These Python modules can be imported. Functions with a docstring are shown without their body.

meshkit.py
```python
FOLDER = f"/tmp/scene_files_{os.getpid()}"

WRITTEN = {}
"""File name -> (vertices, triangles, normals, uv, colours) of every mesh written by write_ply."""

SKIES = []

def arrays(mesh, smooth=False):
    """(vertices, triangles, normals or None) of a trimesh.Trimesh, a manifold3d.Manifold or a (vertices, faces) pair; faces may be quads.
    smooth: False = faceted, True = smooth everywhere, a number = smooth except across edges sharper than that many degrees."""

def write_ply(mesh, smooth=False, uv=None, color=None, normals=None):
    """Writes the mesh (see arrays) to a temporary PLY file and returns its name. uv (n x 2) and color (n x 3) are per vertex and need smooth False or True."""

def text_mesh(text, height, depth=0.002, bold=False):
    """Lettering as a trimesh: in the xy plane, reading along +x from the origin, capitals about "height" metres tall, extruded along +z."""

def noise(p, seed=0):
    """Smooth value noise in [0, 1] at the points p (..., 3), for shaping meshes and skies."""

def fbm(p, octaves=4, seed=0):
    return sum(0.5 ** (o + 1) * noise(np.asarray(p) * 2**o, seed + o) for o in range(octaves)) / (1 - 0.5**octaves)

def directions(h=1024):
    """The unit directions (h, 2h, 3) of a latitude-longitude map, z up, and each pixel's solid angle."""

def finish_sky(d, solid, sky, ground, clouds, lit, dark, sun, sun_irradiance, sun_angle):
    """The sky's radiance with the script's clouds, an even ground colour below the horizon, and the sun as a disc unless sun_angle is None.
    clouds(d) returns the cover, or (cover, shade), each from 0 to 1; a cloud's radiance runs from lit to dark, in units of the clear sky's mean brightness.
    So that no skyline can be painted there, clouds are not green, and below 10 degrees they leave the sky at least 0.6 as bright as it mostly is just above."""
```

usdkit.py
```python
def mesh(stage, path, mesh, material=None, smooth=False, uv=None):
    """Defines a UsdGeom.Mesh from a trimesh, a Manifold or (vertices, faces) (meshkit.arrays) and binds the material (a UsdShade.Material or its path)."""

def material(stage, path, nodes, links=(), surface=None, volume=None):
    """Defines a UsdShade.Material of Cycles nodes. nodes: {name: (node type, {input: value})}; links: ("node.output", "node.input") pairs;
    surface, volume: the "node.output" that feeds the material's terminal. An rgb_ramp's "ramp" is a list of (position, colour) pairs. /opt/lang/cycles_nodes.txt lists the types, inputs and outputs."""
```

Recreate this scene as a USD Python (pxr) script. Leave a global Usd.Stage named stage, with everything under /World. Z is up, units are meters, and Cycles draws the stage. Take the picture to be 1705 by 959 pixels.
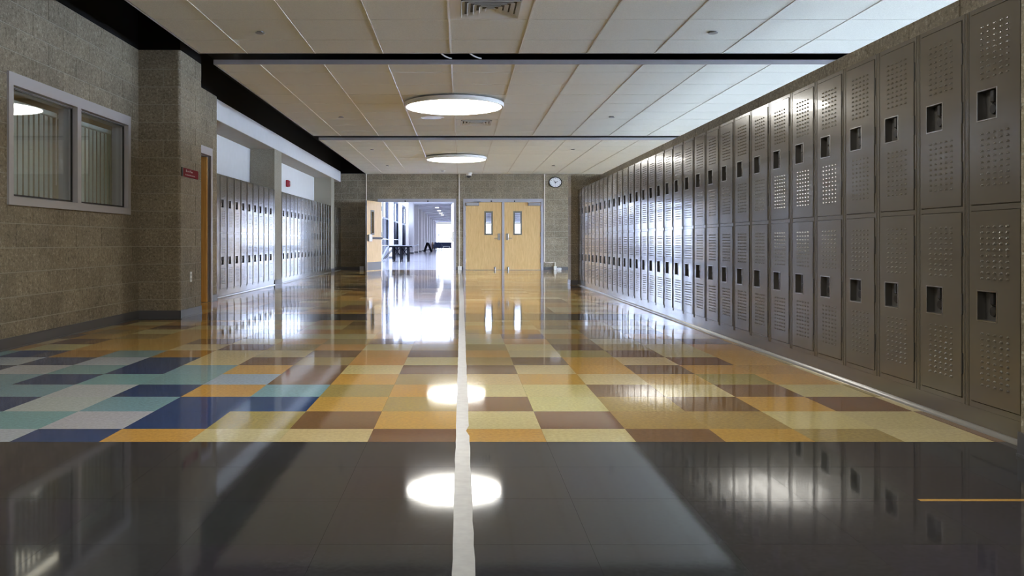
import math, random
import numpy as np
import trimesh
from shapely.geometry import Polygon, Point, box as sbox
from shapely import affinity
import usdkit, meshkit
from pxr import Usd, UsdGeom, UsdLux, UsdShade, Gf, Sdf, Vt

rng = random.Random(7)
stage = Usd.Stage.CreateInMemory()
UsdGeom.SetStageUpAxis(stage, UsdGeom.Tokens.z)
UsdGeom.SetStageMetersPerUnit(stage, 1.0)
UsdGeom.Xform.Define(stage, '/World')
UsdGeom.Scope.Define(stage, '/World/Looks')

# ---------------------------------------------------------------- camera, sky, exposure
# picture 1705 x 959, focal length 1340 px, principal point at pixel (768, 404)
FPX, EYE = 1340.0, 0.86
cam = UsdGeom.Camera.Define(stage, '/World/camera')
cam.AddTranslateOp().Set((0, 0, EYE))
cam.AddRotateXOp().Set(90)
cam.CreateHorizontalApertureAttr(36.0)
cam.CreateVerticalApertureAttr(36.0 * 959 / 1705)
cam.CreateFocalLengthAttr(36.0 * FPX / 1705)
cam.CreateHorizontalApertureOffsetAttr(36.0 * 84.5 / 1705)
cam.CreateVerticalApertureOffsetAttr(-36.0 * 75.5 / 1705)
cam.CreateExposureAttr(0.95)

SKY, LAMP, ROOM_LAMP, SUN = 4.3, 8.5, 2.2, 27.0
LAMP_TINT, SKY_TINT = (1.0, 0.965, 0.88), (0.75, 0.88, 1.13)
dome = UsdLux.DomeLight.Define(stage, '/World/sky_dome')
dome.CreateIntensityAttr(SKY)
dome.CreateColorAttr(Gf.Vec3f(*SKY_TINT))

sun = UsdLux.DistantLight.Define(stage, '/World/sun')
sun.CreateIntensityAttr(SUN)
sun.CreateAngleAttr(1.0)
sun.CreateColorAttr(Gf.Vec3f(0.92, 0.96, 1.0))
sun.AddRotateXYZOp().Set((0, 52, -8))      # from the commons side, high

# ---------------------------------------------------------------- helpers
used = {}
def numbered(parent, name):
    n = used.get((parent, name), 0)
    used[(parent, name)] = n + 1
    return name if n == 0 else f'{name}_{n:03d}'

def tag(o, label=None, cat=None, group=None, kind=None):
    p = o.GetPrim() if hasattr(o, 'GetPrim') else o
    for k, v in (('label', label), ('category', cat), ('group', group), ('kind', kind)):
        if v:
            p.SetCustomDataByKey(k, v)
    return p

def ppath(parent):
    return '/World' if parent is None else str(parent.GetPath())

def obj(name, mesh, mat, parent=None, smooth=False, label=None, cat=None, group=None, kind=None, loc=None, tint=None):
    pp = ppath(parent)
    path = f'{pp}/{numbered(pp, name)}'
    if isinstance(mesh, list):
        mesh = trimesh.util.concatenate(mesh)
    m = usdkit.mesh(stage, path, mesh, M[mat], smooth=smooth)
    if loc is not None:
        m.AddTranslateOp().Set(tuple(map(float, loc)))
    if tint is not None:
        t = np.asarray(tint, np.float32)
        n = len(m.GetPointsAttr().Get())
        t = np.tile(t, (n, 1)) if t.ndim == 1 else t
        UsdGeom.PrimvarsAPI(m).CreatePrimvar('tint', Sdf.ValueTypeNames.Color3fArray, 'vertex').Set(Vt.Vec3fArray.FromNumpy(t))
    return tag(m, label, cat, group, kind)

def thing(name, label=None, cat=None, loc=(0, 0, 0), rotz=0, group=None, kind=None):
    x = UsdGeom.Xform.Define(stage, '/World/' + numbered('/World', name))
    x.AddTranslateOp().Set(tuple(map(float, loc)))
    x.AddRotateZOp().Set(float(rotz))
    return tag(x, label, cat, group, kind)

def dup(root, name, loc, rotz, label, cat, group=None):
    t = thing(name, label, cat, loc, rotz, group)
    t.GetReferences().AddInternalReference(root.GetPath())
    t.SetInstanceable(True)
    return t

def bx(x0, x1, y0, y1, z0, z1):
    b = trimesh.creation.box((abs(x1 - x0), abs(y1 - y0), abs(z1 - z0)))
    b.apply_translation(((x0 + x1) / 2, (y0 + y1) / 2, (z0 + z1) / 2))
    return b

def rbx(x0, x1, y0, y1, z0, z1, r=0.004):
    """a box with chamfered edges"""
    import manifold3d as m3
    r = min(r, abs(x1 - x0) / 3, abs(y1 - y0) / 3, abs(z1 - z0) / 3)
    pts = []
    for x, sx in ((x0, 1), (x1, -1)):
        for y, sy in ((y0, 1), (y1, -1)):
            for z, sz in ((z0, 1), (z1, -1)):
                pts += [(x, y + sy * r, z + sz * r), (x + sx * r, y, z + sz * r), (x + sx * r, y + sy * r, z)]
    h = trimesh.convex.convex_hull(np.array(pts))
    return h

def cyl(p0, p1, r, n=16, r2=None):
    p0, p1 = np.asarray(p0, float), np.asarray(p1, float)
    L = np.linalg.norm(p1 - p0)
    prof = np.array([[0, 0], [r, 0], [r if r2 is None else r2, L], [0, L]])
    c = trimesh.creation.revolve(prof, sections=n)
    c.apply_transform(trimesh.geometry.align_vectors([0, 0, 1], (p1 - p0) / L))
    c.apply_translation(p0)
    return c

def lathe(prof, n=24, axis=(0, 0, 1), loc=(0, 0, 0)):
    c = trimesh.creation.revolve(np.array(prof, float), sections=n)
    if tuple(axis) != (0, 0, 1):
        c.apply_transform(trimesh.geometry.align_vectors([0, 0, 1], axis))
    c.apply_translation(loc)
    return c

def bar(p0, p1, w, h=None):
    """square bar between two points"""
    p0, p1 = np.asarray(p0, float), np.asarray(p1, float)
    L = np.linalg.norm(p1 - p0)
    b = trimesh.creation.box((w, h or w, L))
    b.apply_transform(trimesh.geometry.align_vectors([0, 0, 1], (p1 - p0) / L))
    b.apply_translation((p0 + p1) / 2)
    return b

def polys(g):
    return [p for p in getattr(g, 'geoms', [g]) if p.geom_type == 'Polygon' and p.area > 1e-5]

def ext(poly, depth):
    return [trimesh.creation.extrude_polygon(p, depth, engine='earcut') for p in polys(poly)]

def on_plane(meshes, plane, at, sign):
    """local (u, v, w) -> world: plane 'x' puts u along Y, v along Z, w along sign*X from X=at; plane 'y' puts u along X, v along Z, w along sign*Y from Y=at."""
    out = []
    for m in meshes:
        v = m.vertices
        if plane == 'x':
            w = np.stack([at + sign * v[:, 2], v[:, 0], v[:, 1]], 1); flip = sign < 0
        else:
            w = np.stack([v[:, 0], at + sign * v[:, 2], v[:, 1]], 1); flip = sign > 0
        f = m.faces[:, ::-1] if flip else m.faces
        out.append(trimesh.Trimesh(w, f, process=False))
    return out

# ---------------------------------------------------------------- materials
M = {}
def mat(name, nodes, links, surface='p.BSDF'):
    M[name] = usdkit.material(stage, '/World/Looks/' + name, nodes, links, surface=surface)

def plain(name, color, rough=0.5, metal=0.0, spec=0.5, vary=0.0, coat=0.0, scale=40.0):
    nodes = {'p': ('principled_bsdf', {'base_color': color, 'roughness': rough, 'metallic': metal, 'specular_ior_level': spec, 'coat_weight': coat})}
    links = []
    if vary:
        nodes['tc'] = ('texture_coordinate', {})
        nodes['n'] = ('noise_texture', {'scale': scale, 'detail': 4.0})
        nodes['r'] = ('rgb_ramp', {'ramp': [(0.25, tuple(c * (1 - vary) for c in color)), (0.75, tuple(min(1, c * (1 + vary)) for c in color))]})
        links = [('tc.object', 'n.vector'), ('n.fac', 'r.fac'), ('r.color', 'p.base_color')]
    mat(name, nodes, links)

def block_mat(name, lo, mid, hi, rnd=0.22):
    mat(name, {
        'g': ('geometry', {}),
        'v': ('voronoi_texture', {'scale': 95.0, 'feature': 'f1'}),
        'n': ('noise_texture', {'scale': 42.0, 'detail': 5.0, 'roughness': 0.8}),
        'n2': ('noise_texture', {'scale': 3.0, 'detail': 3.0}),
        'r': ('rgb_ramp', {'ramp': [(0.34, lo), (0.47, mid), (0.54, mid), (0.68, hi)]}),
        'o': ('object_info', {}),
        'm': ('map_range', {'from_min': 0.0, 'from_max': 1.0, 'to_min': 1.0 - rnd, 'to_max': 1.0 + rnd * 0.6}),
        'm2': ('map_range', {'from_min': 0.3, 'from_max': 0.7, 'to_min': 0.85, 'to_max': 1.12}),
        'mm': ('math', {'math_type': 'multiply'}),
        'vm': ('vector_math', {'math_type': 'scale'}),
        'b': ('bump', {'strength': 0.5, 'distance': 0.004}),
        'p': ('principled_bsdf', {'roughness': 0.62, 'specular_ior_level': 0.35}),
    }, [('g.position', 'v.vector'), ('g.position', 'n.vector'), ('g.position', 'n2.vector'), ('n.fac', 'r.fac'), ('o.random', 'm.value'), ('n2.fac', 'm2.value'),
        ('m.result', 'mm.value1'), ('m2.result', 'mm.value2'), ('r.color', 'vm.vector1'), ('mm.value', 'vm.scale'), ('vm.vector', 'p.base_color'),
        ('n.fac', 'b.height'), ('b.normal', 'p.normal')])

block_mat('block', (0.100, 0.082, 0.054), (0.265, 0.223, 0.158), (0.52, 0.46, 0.36), 0.12)
plain('mortar', (0.36, 0.33, 0.265), 0.8, vary=0.2, scale=60)
# waxed composition tile: colour from the mesh, mottled, a slightly uneven gloss
mat('floor_tile', {
    'a': ('attribute', {'attribute': 'tint'}),
    'g': ('geometry', {}),
    'n': ('noise_texture', {'scale': 55.0, 'detail': 5.0, 'roughness': 0.65}),
    'm': ('map_range', {'from_min': 0.3, 'from_max': 0.7, 'to_min': 0.86, 'to_max': 1.14}),
    'o': ('object_info', {}),
    'vm': ('vector_math', {'math_type': 'scale'}),
    'mp': ('mapping', {'scale': (1.0, 0.35, 1.0)}),
    'w': ('noise_texture', {'scale': 5.0, 'detail': 2.0}),
    'w2': ('noise_texture', {'scale': 45.0, 'detail': 2.0}),
    'wm': ('math', {'math_type': 'multiply_add', 'value2': 0.05}),
    'b': ('bump', {'strength': 0.35, 'distance': 0.0011}),
    'p': ('principled_bsdf', {'roughness': 0.06, 'ior': 1.5, 'specular_ior_level': 0.5}),
}, [('a.color', 'vm.vector1'), ('g.position', 'n.vector'), ('n.fac', 'm.value'), ('m.result', 'vm.scale'), ('vm.vector', 'p.base_color'),
    ('g.position', 'mp.vector'), ('mp.vector', 'w.vector'), ('g.position', 'w2.vector'), ('w2.fac', 'wm.value1'), ('w.fac', 'wm.value3'), ('wm.value', 'b.height'), ('b.normal', 'p.normal')])
plain('subfloor', (0.03, 0.028, 0.025), 0.5)
plain('tape', (0.27, 0.265, 0.255), 0.30, vary=0.12, scale=25)
plain('hall_floor', (0.50, 0.49, 0.53), 0.10, vary=0.05, scale=2)
mat('ceiling_tile', {
    'g': ('geometry', {}), 'n': ('noise_texture', {'scale': 130.0, 'detail': 3.0}),
    'r': ('rgb_ramp', {'ramp': [(0.3, (0.78, 0.80, 0.79)), (0.6, (0.90, 0.92, 0.91))]}),
    'b': ('bump', {'strength': 0.3, 'distance': 0.002}),
    'p': ('principled_bsdf', {'roughness': 0.9, 'specular_ior_level': 0.1}),
}, [('g.position', 'n.vector'), ('n.fac', 'r.fac'), ('r.color', 'p.base_color'), ('n.fac', 'b.height'), ('b.normal', 'p.normal')])
plain('tee', (0.74, 0.73, 0.70), 0.35)
plain('cross_tee', (0.16, 0.16, 0.155), 0.6)
plain('edge_trim', (0.50, 0.49, 0.54), 0.35)
plain('black_paint', (0.006, 0.006, 0.007), 0.7, spec=0.2)
plain('white_wall', (0.78, 0.79, 0.81), 0.7, vary=0.02, scale=8)
plain('soffit', (0.48, 0.45, 0.40), 0.7, vary=0.05, scale=10)
plain('rubber_base', (0.10, 0.098, 0.105), 0.4)
plain('frame_paint', (0.40, 0.40, 0.47), 0.35)
plain('window_paint', (0.45, 0.43, 0.45), 0.4)
plain('locker_paint', (0.105, 0.093, 0.073), 0.19, spec=0.9, coat=0.4)
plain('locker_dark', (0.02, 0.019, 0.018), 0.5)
plain('bright_metal', (0.62, 0.61, 0.60), 0.25, metal=1.0)
plain('dull_metal', (0.30, 0.30, 0.31), 0.38, metal=0.9)
plain('cup_metal', (0.17, 0.165, 0.155), 0.32, metal=0.7)
plain('black_plastic', (0.012, 0.012, 0.013), 0.35)
plain('bronze', (0.05, 0.035, 0.022), 0.4, metal=0.3)
plain('black_matte', (0.010, 0.010, 0.013), 0.8, spec=0.08)
plain('kick_metal', (0.20, 0.195, 0.19), 0.4, metal=0.4)
plain('grey_metal', (0.33, 0.34, 0.38), 0.4, metal=0.3)
mat('maple', {
    'g': ('geometry', {}), 'mp': ('mapping', {'scale': (9.0, 9.0, 0.9)}),
    'n': ('noise_texture', {'scale': 4.0, 'detail': 5.0, 'roughness': 0.6, 'distortion': 0.5}),
    'r': ('rgb_ramp', {'ramp': [(0.3, (0.62, 0.40, 0.17)), (0.7, (0.76, 0.53, 0.255))]}),
    'p': ('principled_bsdf', {'roughness': 0.32, 'specular_ior_level': 0.5}),
}, [('g.position', 'mp.vector'), ('mp.vector', 'n.vector'), ('n.fac', 'r.fac'), ('r.color', 'p.base_color')])
mat('oak', {
    'g': ('geometry', {}), 'mp': ('mapping', {'scale': (9.0, 9.0, 0.9)}),
    'n': ('noise_texture', {'scale': 4.0, 'detail': 5.0, 'roughness': 0.6, 'distortion': 0.5}),
    'r': ('rgb_ramp', {'ramp': [(0.3, (0.50, 0.27, 0.07)), (0.7, (0.66, 0.39, 0.12))]}),
    'p': ('principled_bsdf', {'roughness': 0.35}),
}, [('g.position', 'mp.vector'), ('mp.vector', 'n.vector'), ('n.fac', 'r.fac'), ('r.color', 'p.base_color')])
for _n, _c in (('glass', (0.93, 0.95, 0.95)), ('tinted_glass', (0.68, 0.69, 0.72)), ('commons_glass', (0.86, 0.88, 0.90)), ('dark_glass', (0.54, 0.54, 0.56))):
    mat(_n, {
        'f': ('layer_weight', {'blend': 0.5}), 'pw': ('math', {'math_type': 'power', 'value2': 5.0}), 'ma': ('math', {'math_type': 'multiply_add', 'value2': 0.92, 'value3': 0.04, 'use_clamp': True}), 't': ('transparent_bsdf', {'color': _c}), 'g': ('glossy_bsdf', {'roughness': 0.0, 'color': (1, 1, 1)}),
        'm': ('mix_closure', {}),
    }, [('f.facing', 'pw.value1'), ('pw.value', 'ma.value1'), ('ma.value', 'm.fac'), ('t.BSDF', 'm.closure1'), ('g.BSDF', 'm.closure2')], surface='m.closure')
mat('lamp_lens', {'e': ('emission', {'color': LAMP_TINT, 'strength': LAMP})}, [], surface='e.emission')
mat('room_lens', {'e': ('emission', {'color': (1.0, 0.9, 0.72), 'strength': ROOM_LAMP})}, [], surface='e.emission')
mat('downlight_lens', {'e': ('emission', {'color': (1.0, 0.98, 0.95), 'strength': 9.0})}, [], surface='e.emission')
plain('white_plastic', (0.78, 0.78, 0.77), 0.4)
plain('cream', (0.80, 0.75, 0.66), 0.6)
mat('blind', {'d': ('diffuse_bsdf', {'color': (0.80, 0.85, 0.82)}), 't': ('translucent_bsdf', {'color': (0.60, 0.66, 0.58)}), 'm': ('mix_closure', {'fac': 0.3})},
    [('d.BSDF', 'm.closure1'), ('t.BSDF', 'm.closure2')], surface='m.closure')
plain('sign_red', (0.20, 0.012, 0.022), 0.7, spec=0.1)
plain('alarm_red', (0.42, 0.01, 0.03), 0.3)
plain('clock_ink', (0.03, 0.035, 0.05), 0.5)
plain('clock_face', (0.86, 0.88, 0.93), 0.4)
plain('room_wall', (0.52, 0.50, 0.42), 0.7)
plain('room_floor', (0.56, 0.33, 0.08), 0.12)
plain('hall_wall', (0.70, 0.68, 0.70), 0.6)
plain('hall_column', (0.62, 0.58, 0.56), 0.55)
plain('mullion', (0.035, 0.045, 0.075), 0.35)
plain('spandrel', (0.018, 0.026, 0.055), 0.45, spec=0.25)
plain('pavement', (0.42, 0.42, 0.42), 0.8, vary=0.1, scale=1)
plain('navy_fabric', (0.045, 0.06, 0.12), 0.7)
plain('tan_fabric', (0.30, 0.19, 0.11), 0.7)
plain('laminate', (0.20, 0.20, 0.22), 0.6, spec=0.2)
plain('commons_floor', (0.52, 0.50, 0.45), 0.15)

# ---------------------------------------------------------------- dimensions
T = 0.3868            # floor tile
XL, XR = -3.63, 2.37  # left block wall, face of the lockers along the low wall
XLL = -3.79           # face of the left lockers
YE = 25.3             # end wall
ZC = 3.02             # underside of the ceiling clouds
COURSE, BLEN, Z0 = 0.1993, 0.516, 0.02

# ---------------------------------------------------------------- floor
PAL = {'G': (0.54, 0.315, 0.078), 'Y': (0.56, 0.465, 0.225), 'K': (0.37, 0.275, 0.095), 'B': (0.205, 0.116, 0.054), 'O': (0.40, 0.195, 0.04),
       'N': (0.024, 0.058, 0.160), 'T': (0.20, 0.355, 0.375), 'W': (0.44, 0.475, 0.50), 'L': (0.32, 0.42, 0.54), 'C': (0.042, 0.041, 0.043)}
# rows going away from the dark band; each string runs from column -10 to column 6
ROWS = ['TNTWWNGYYBGYBGKYB',
        'TWTTTWNKBGYBKKYYB',
        'TWNNWTNNGKBYKBGBY',
        'TNTTWNGTKGYYBYBYK',
        'WTTNTTLBGKYGYGKGY',
        'TNWTNTGBYBBYGBGGY',
        'TWNWNYBKGYKBGYBGK',
        'TNOTOYYBGBGYKBYGK',
        'GYGGYBKGYKKYBKYGB',
        'YBGGBYGKBGYGKYKBG',
        'BGKGGKYYGKYBGKGYB',
        'GKYGKBGGKYKGYKBGK',
        'YGBYYGYKGBGYKGYBY',
        'BYGBKYGBYGYKGYKGB']
XK = lambda k: -0.018 + T * k
cells = []      # (x0, x1, y0, y1, colour)
def add_row(y0, y1, colours):
    for i, k in enumerate(range(-10, 33 if y0 >= 16.4 else 7)):
        x0, x1 = max(XK(k), -3.80), min(XK(k + 1), 12.5 if y0 >= 16.4 else 2.44)
        if x1 > x0:
            cells.append((x0, x1, y0, y1, colours[i % 17]))
def add_band(y0):
    add_row(y0, y0 + T, 'C' * 17); add_row(y0 + T, y0 + 2 * T, 'C' * 17)
y = 3.474 - 2 * T
add_row(y - 0.022, y, ['C'] * 14 + ['G', 'Y', 'G'])
y -= 0.022
while y > -3.0:
    add_row(y - T, y, 'C' * 17); y -= T
add_band(3.474 - 2 * T)
fields = [(3.474, 8.93), (9.72, 15.17), (15.95, 21.40), (22.18, YE + 0.01)]
for fi, (a, b) in enumerate(fields):
    ys = [a, a + 0.242] + [a + 0.242 + T * j for j in range(1, 13)] + [a + 0.242 + 13 * T, b]
    ys = [q for q in ys if q <= b]
    if ys[-1] < b: ys.append(b)
    for j in range(len(ys) - 1):
        if ys[j + 1] - ys[j] < 0.02: continue
        if fi == 0 and j < len(ROWS):
            cols = ROWS[j]
        else:
            cols = ''.join(rng.choice('GGGYYKKBBO') for _ in range(17))
        add_row(ys[j], ys[j + 1], cols)
for a in (8.93, 15.17, 21.40):
    add_row(a, a + 0.39, 'C' * 17); add_row(a + 0.39, a + 0.78, 'C' * 17)

floor = thing('floor', 'glossy waxed floor of gold, brown, cream and blue square tiles with charcoal bands', 'floor', kind='structure')
obj('subfloor', [bx(-3.95, 2.9, -3.2, YE + 0.02, -0.06, -0.0032), bx(2.9, 12.7, 16.42, YE + 0.02, -0.06, -0.0032)], 'subfloor', floor)
def cell_mesh(c, lift=0.0):
    g = 0.00035
    return bx(c[0] + g, c[1] - g, c[2] + g, c[3] - g, -0.0032, lift)
def in_view(c):
    yf = c[3]
    if c[3] < 2.1: return False
    return c[0] < (1705 - 768) * yf / FPX and c[1] > -768 * yf / FPX
near = sorted([c for c in cells if in_view(c)], key=lambda c: c[2])
single, rest = near[:296], near[296:] + [c for c in cells if not in_view(c)]
shade = lambda c: tuple(q * rng.uniform(0.94, 1.06) for q in PAL[c[4]])
for c in single:
    obj('tile', cell_mesh(c, rng.uniform(-0.0001, 0.0001)), 'floor_tile', floor, tint=shade(c))
ms = [cell_mesh(c) for c in rest]
obj('tile_field', ms, 'floor_tile', floor, kind='stuff', tint=np.concatenate([np.tile(np.array(shade(c), np.float32), (len(m.vertices), 1)) for c, m in zip(rest, ms)]))
# white tape along the joint
n = 260
ty = np.linspace(-0.5, YE - 0.05, n)
wob = np.array([(rng.uniform(-.0016, .0016), rng.uniform(-.0016, .0016)) for _ in ty])
lx, rx = -0.024 + wob[:, 0], 0.036 + wob[:, 1]
rx[np.argmin(abs(ty - 3.67))] -= 0.014
ring = Polygon([(x, q) for x, q in zip(lx, ty)] + [(x, q) for x, q in zip(rx[::-1], ty[::-1])])
tape = ext(ring, 0.0012)
for m in tape: m.apply_translation((0, 0, 0.0002))
obj('floor_tape', tape, 'tape', label='white tape strip running down the middle of the tiled floor', cat='tape')

# ---------------------------------------------------------------- block walls
def block_wall(parent, plane, at, sign, u0, u1, z1, holes, body_t, u_in=None, singles=True, zmin=0.0, phase=0.0, proud=0.012):
    """body slab behind mortar face plus one mesh per block on its face (between u_in), blocks stand proud of the joints"""
    hole = [sbox(*h) for h in holes]
    full = sbox(u0, 0, u1, z1)
    for h in hole: full = full.difference(h)
    body = ext(full, body_t)
    obj('wall_core', on_plane(body, plane, at - sign * (body_t + 0.0032), sign), 'mortar', parent)
    a, b = u_in or (u0, u1)
    field = sbox(a, zmin, b, z1)
    for h in hole: field = field.difference(h)
    k = 0
    lo = 0.0
    while lo < z1 - 0.02:
        hi = min(Z0 + COURSE * (k + 1), z1) if k >= 0 else Z0
        if z1 - hi < 0.06: hi = z1
        off = (BLEN / 2 if k % 2 else 0.0) + phase
        u = a - ((a - off) % BLEN)
        while u < b:
            for p in polys(sbox(u, lo, u + BLEN, hi).intersection(field)):
                q = p.buffer(-0.0042, join_style=2)
                if q.area > 0.001:
                    obj('block', on_plane(ext(q, proud), plane, at - sign * proud, sign), 'block', parent)
            u += BLEN
        lo = hi
        k += 1

# left wall near the camera with the window
WIN = (6.43, 1.165, 8.80, 2.235)
w = thing('wall_left', 'speckled tan block wall with the two-pane office window', 'wall', kind='structure')
block_wall(w, 'x', XL, 1, -3.2, 9.06, 3.03, [(WIN[0] + .01, WIN[1] + .01, WIN[2] - .01, WIN[3] - .01)], 0.19, u_in=(5.0, 9.055), phase=0.37)
obj('plain_face', bx(XL - .01, XL, -3.2, 5.0, 0, 3.03), 'block', w)

# pilaster that juts out beyond the window, bullnosed corner
P0, P1, PX = 9.05, 9.78, -3.16
w = thing('pilaster', 'speckled block pilaster with rounded corner jutting out beside the office window', 'pilaster', kind='structure')
plan = sbox(XL - .2, P0, PX, P1)
core = plan.buffer(-0.0035, join_style=2)
cr = 0.035
corner = sbox(PX - cr, P0, PX, P0 + cr).difference(Point(PX - cr, P0 + cr).buffer(cr, quad_segs=8))
plan = plan.difference(corner); core = core.difference(affinity.translate(corner, -0.0035, 0.0035))
for m in (cm := ext(core, 3.02)): pass
obj('wall_core', cm, 'mortar', w)
lo, k = 0.0, 0
while lo < 3.0:
    hi = Z0 + COURSE * (k + 1)
    if 3.03 - hi < 0.1: hi = 3.03
    cuts = [sbox(XL - .25, P0 - 1, -3.35, P0 + 0.36), sbox(-3.35, P0 - 1, PX + 1, P0 + 0.36), sbox(XL - .25, P0 + 0.36, PX + 1, P1 + 1)] if k % 2 else \
           [sbox(XL - .25, P0 - 1, PX + 1, P0 + 0.52), sbox(XL - .25, P0 + 0.52, PX + 1, P1 + 1)]
    for c in cuts:
        g = plan.intersection(c)
        inner = g.intersection(c.buffer(-0.0035, join_style=2))
        for p in polys(inner):
            b = trimesh.creation.extrude_polygon(p, hi - lo - 0.007, engine='earcut'); b.apply_translation((0, 0, lo + 0.0035))
            obj('block', b, 'block', w, smooth=30)
    lo = hi; k += 1

# left wall beyond the pilaster with the open wooden door
DOOR = (10.46, 0.0, 11.62, 2.11)
w = thing('wall_left', 'speckled block pier and wall round the open wooden door', 'wall', kind='structure')
block_wall(w, 'x', XL, 1, 9.78, 11.95, 3.03, [(DOOR[0] - .02, -1, DOOR[2] + .02, DOOR[3] + .02)], 0.19, phase=0.12)

# recess wall above and behind the left lockers
w = thing('wall_left', 'white plaster wall of the locker recess with grey soffit', 'wall', kind='structure')
obj('plaster_face', bx(-4.39, -4.29, 11.95, YE, 0, 2.9), 'white_wall', w)
obj('soffit', bx(-4.39, XLL, 11.95, YE, 2.762, 2.77), 'soffit', w)
obj('fascia', bx(XLL - .1, XLL, 11.95, YE, 2.77, 3.09), 'white_wall', w)
def small_pilaster(y0, y1, label):
    w = thing('pilaster', label, 'pilaster', kind='structure')
    obj('wall_core', bx(-4.285, XLL - .002, y0 + .002, y1 - .002, 0, 2.76), 'mortar', w)
    lo, k = 0.0, 0
    while lo < 2.74:
        hi = min(Z0 + COURSE * (k + 1), 2.76)
        g = sbox(-4.285, y0, XLL, y1)
        cuts = [sbox(-5, y0 - 1, -4.03, y1 + 1), sbox(-4.03, y0 - 1, 0, y1 + 1)] if k % 2 else [g]
        for c in cuts:
            for p in polys(g.intersection(c).buffer(-0.003, join_style=2)):
                b = trimesh.creation.extrude_polygon(p, hi - lo - 0.006, engine='earcut'); b.apply_translation((0, 0, lo + .003))
                obj('block', b, 'block', w)
        lo = hi; k += 1
small_pilaster(16.34, 16.985, 'block pilaster between the two rows of lockers on the window side')
small_pilaster(23.45, 24.02, 'block pilaster close to the end wall, beyond the fire alarm')

# end wall
KE = YE / FPX
ex = lambda px: (px - 768) * KE
ez = lambda py: EYE - (py - 404) * KE
O1 = (ex(629), ex(759.4)); O2 = (ex(771.4), ex(904.6)); ZH = ez(331)
w = thing('wall_back', 'grey-green block end wall with two pairs of wooden doors', 'wall', kind='structure')
block_wall(w, 'y', YE, -1, -4.4, 12.5, 3.03, [(O1[0] + .02, -1, O1[1] - .02, ZH - .02), (O2[0] + .02, -1, O2[1] - .02, ZH - .02)], 0.19, u_in=(-4.3, 4.6), phase=0.1)
obj('plain_face', bx(4.6, 12.5, YE, YE + .02, 0, 3.03), 'block', w)

# low wall behind the long row of lockers, with a pier at each end
w = thing('wall_right', 'low speckled block wall behind the long row of lockers', 'wall', kind='structure')
obj('wall_core', bx(2.842, 3.03, 2.5, 16.8, 0, 2.23), 'mortar', w)
obj('plain_face', bx(2.83, 2.845, 2.5, 16.8, 0, 2.01), 'block', w)
u = 2.5
while u < 16.8:
    obj('block', rbx(2.826, 3.04, u + .003, min(u + BLEN, 16.8) - .003, 2.013, 2.24, .004), 'block', w)
    u += BLEN
def low_pier(y0, y1, x0, label):
    w = thing('pilaster', label, 'pilaster', kind='structure')
    obj('wall_core', bx(x0 + .003, 2.83, y0 + .003, y1 - .003, 0, 2.235), 'mortar', w)
    lo, k = 0.0, 0
    while lo < 2.2:
        hi = Z0 + COURSE * (k + 1)
        if 2.24 - hi < .06: hi = 2.24
        cuts = [(x0, 2.83)] if k % 2 else [(x0, x0 + .3), (x0 + .3, 2.83)]
        for a, b in cuts:
            obj('block', rbx(a + .002, b - .002, y0, y1, lo + .003, hi - .003, .003), 'block', w)
        lo = hi; k += 1
low_pier(2.5, 3.24, 2.25, 'block pier closing the near end of the long locker row')
low_pier(16.36, 16.80, 2.23, 'block pier closing the far end of the long locker row')

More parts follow.
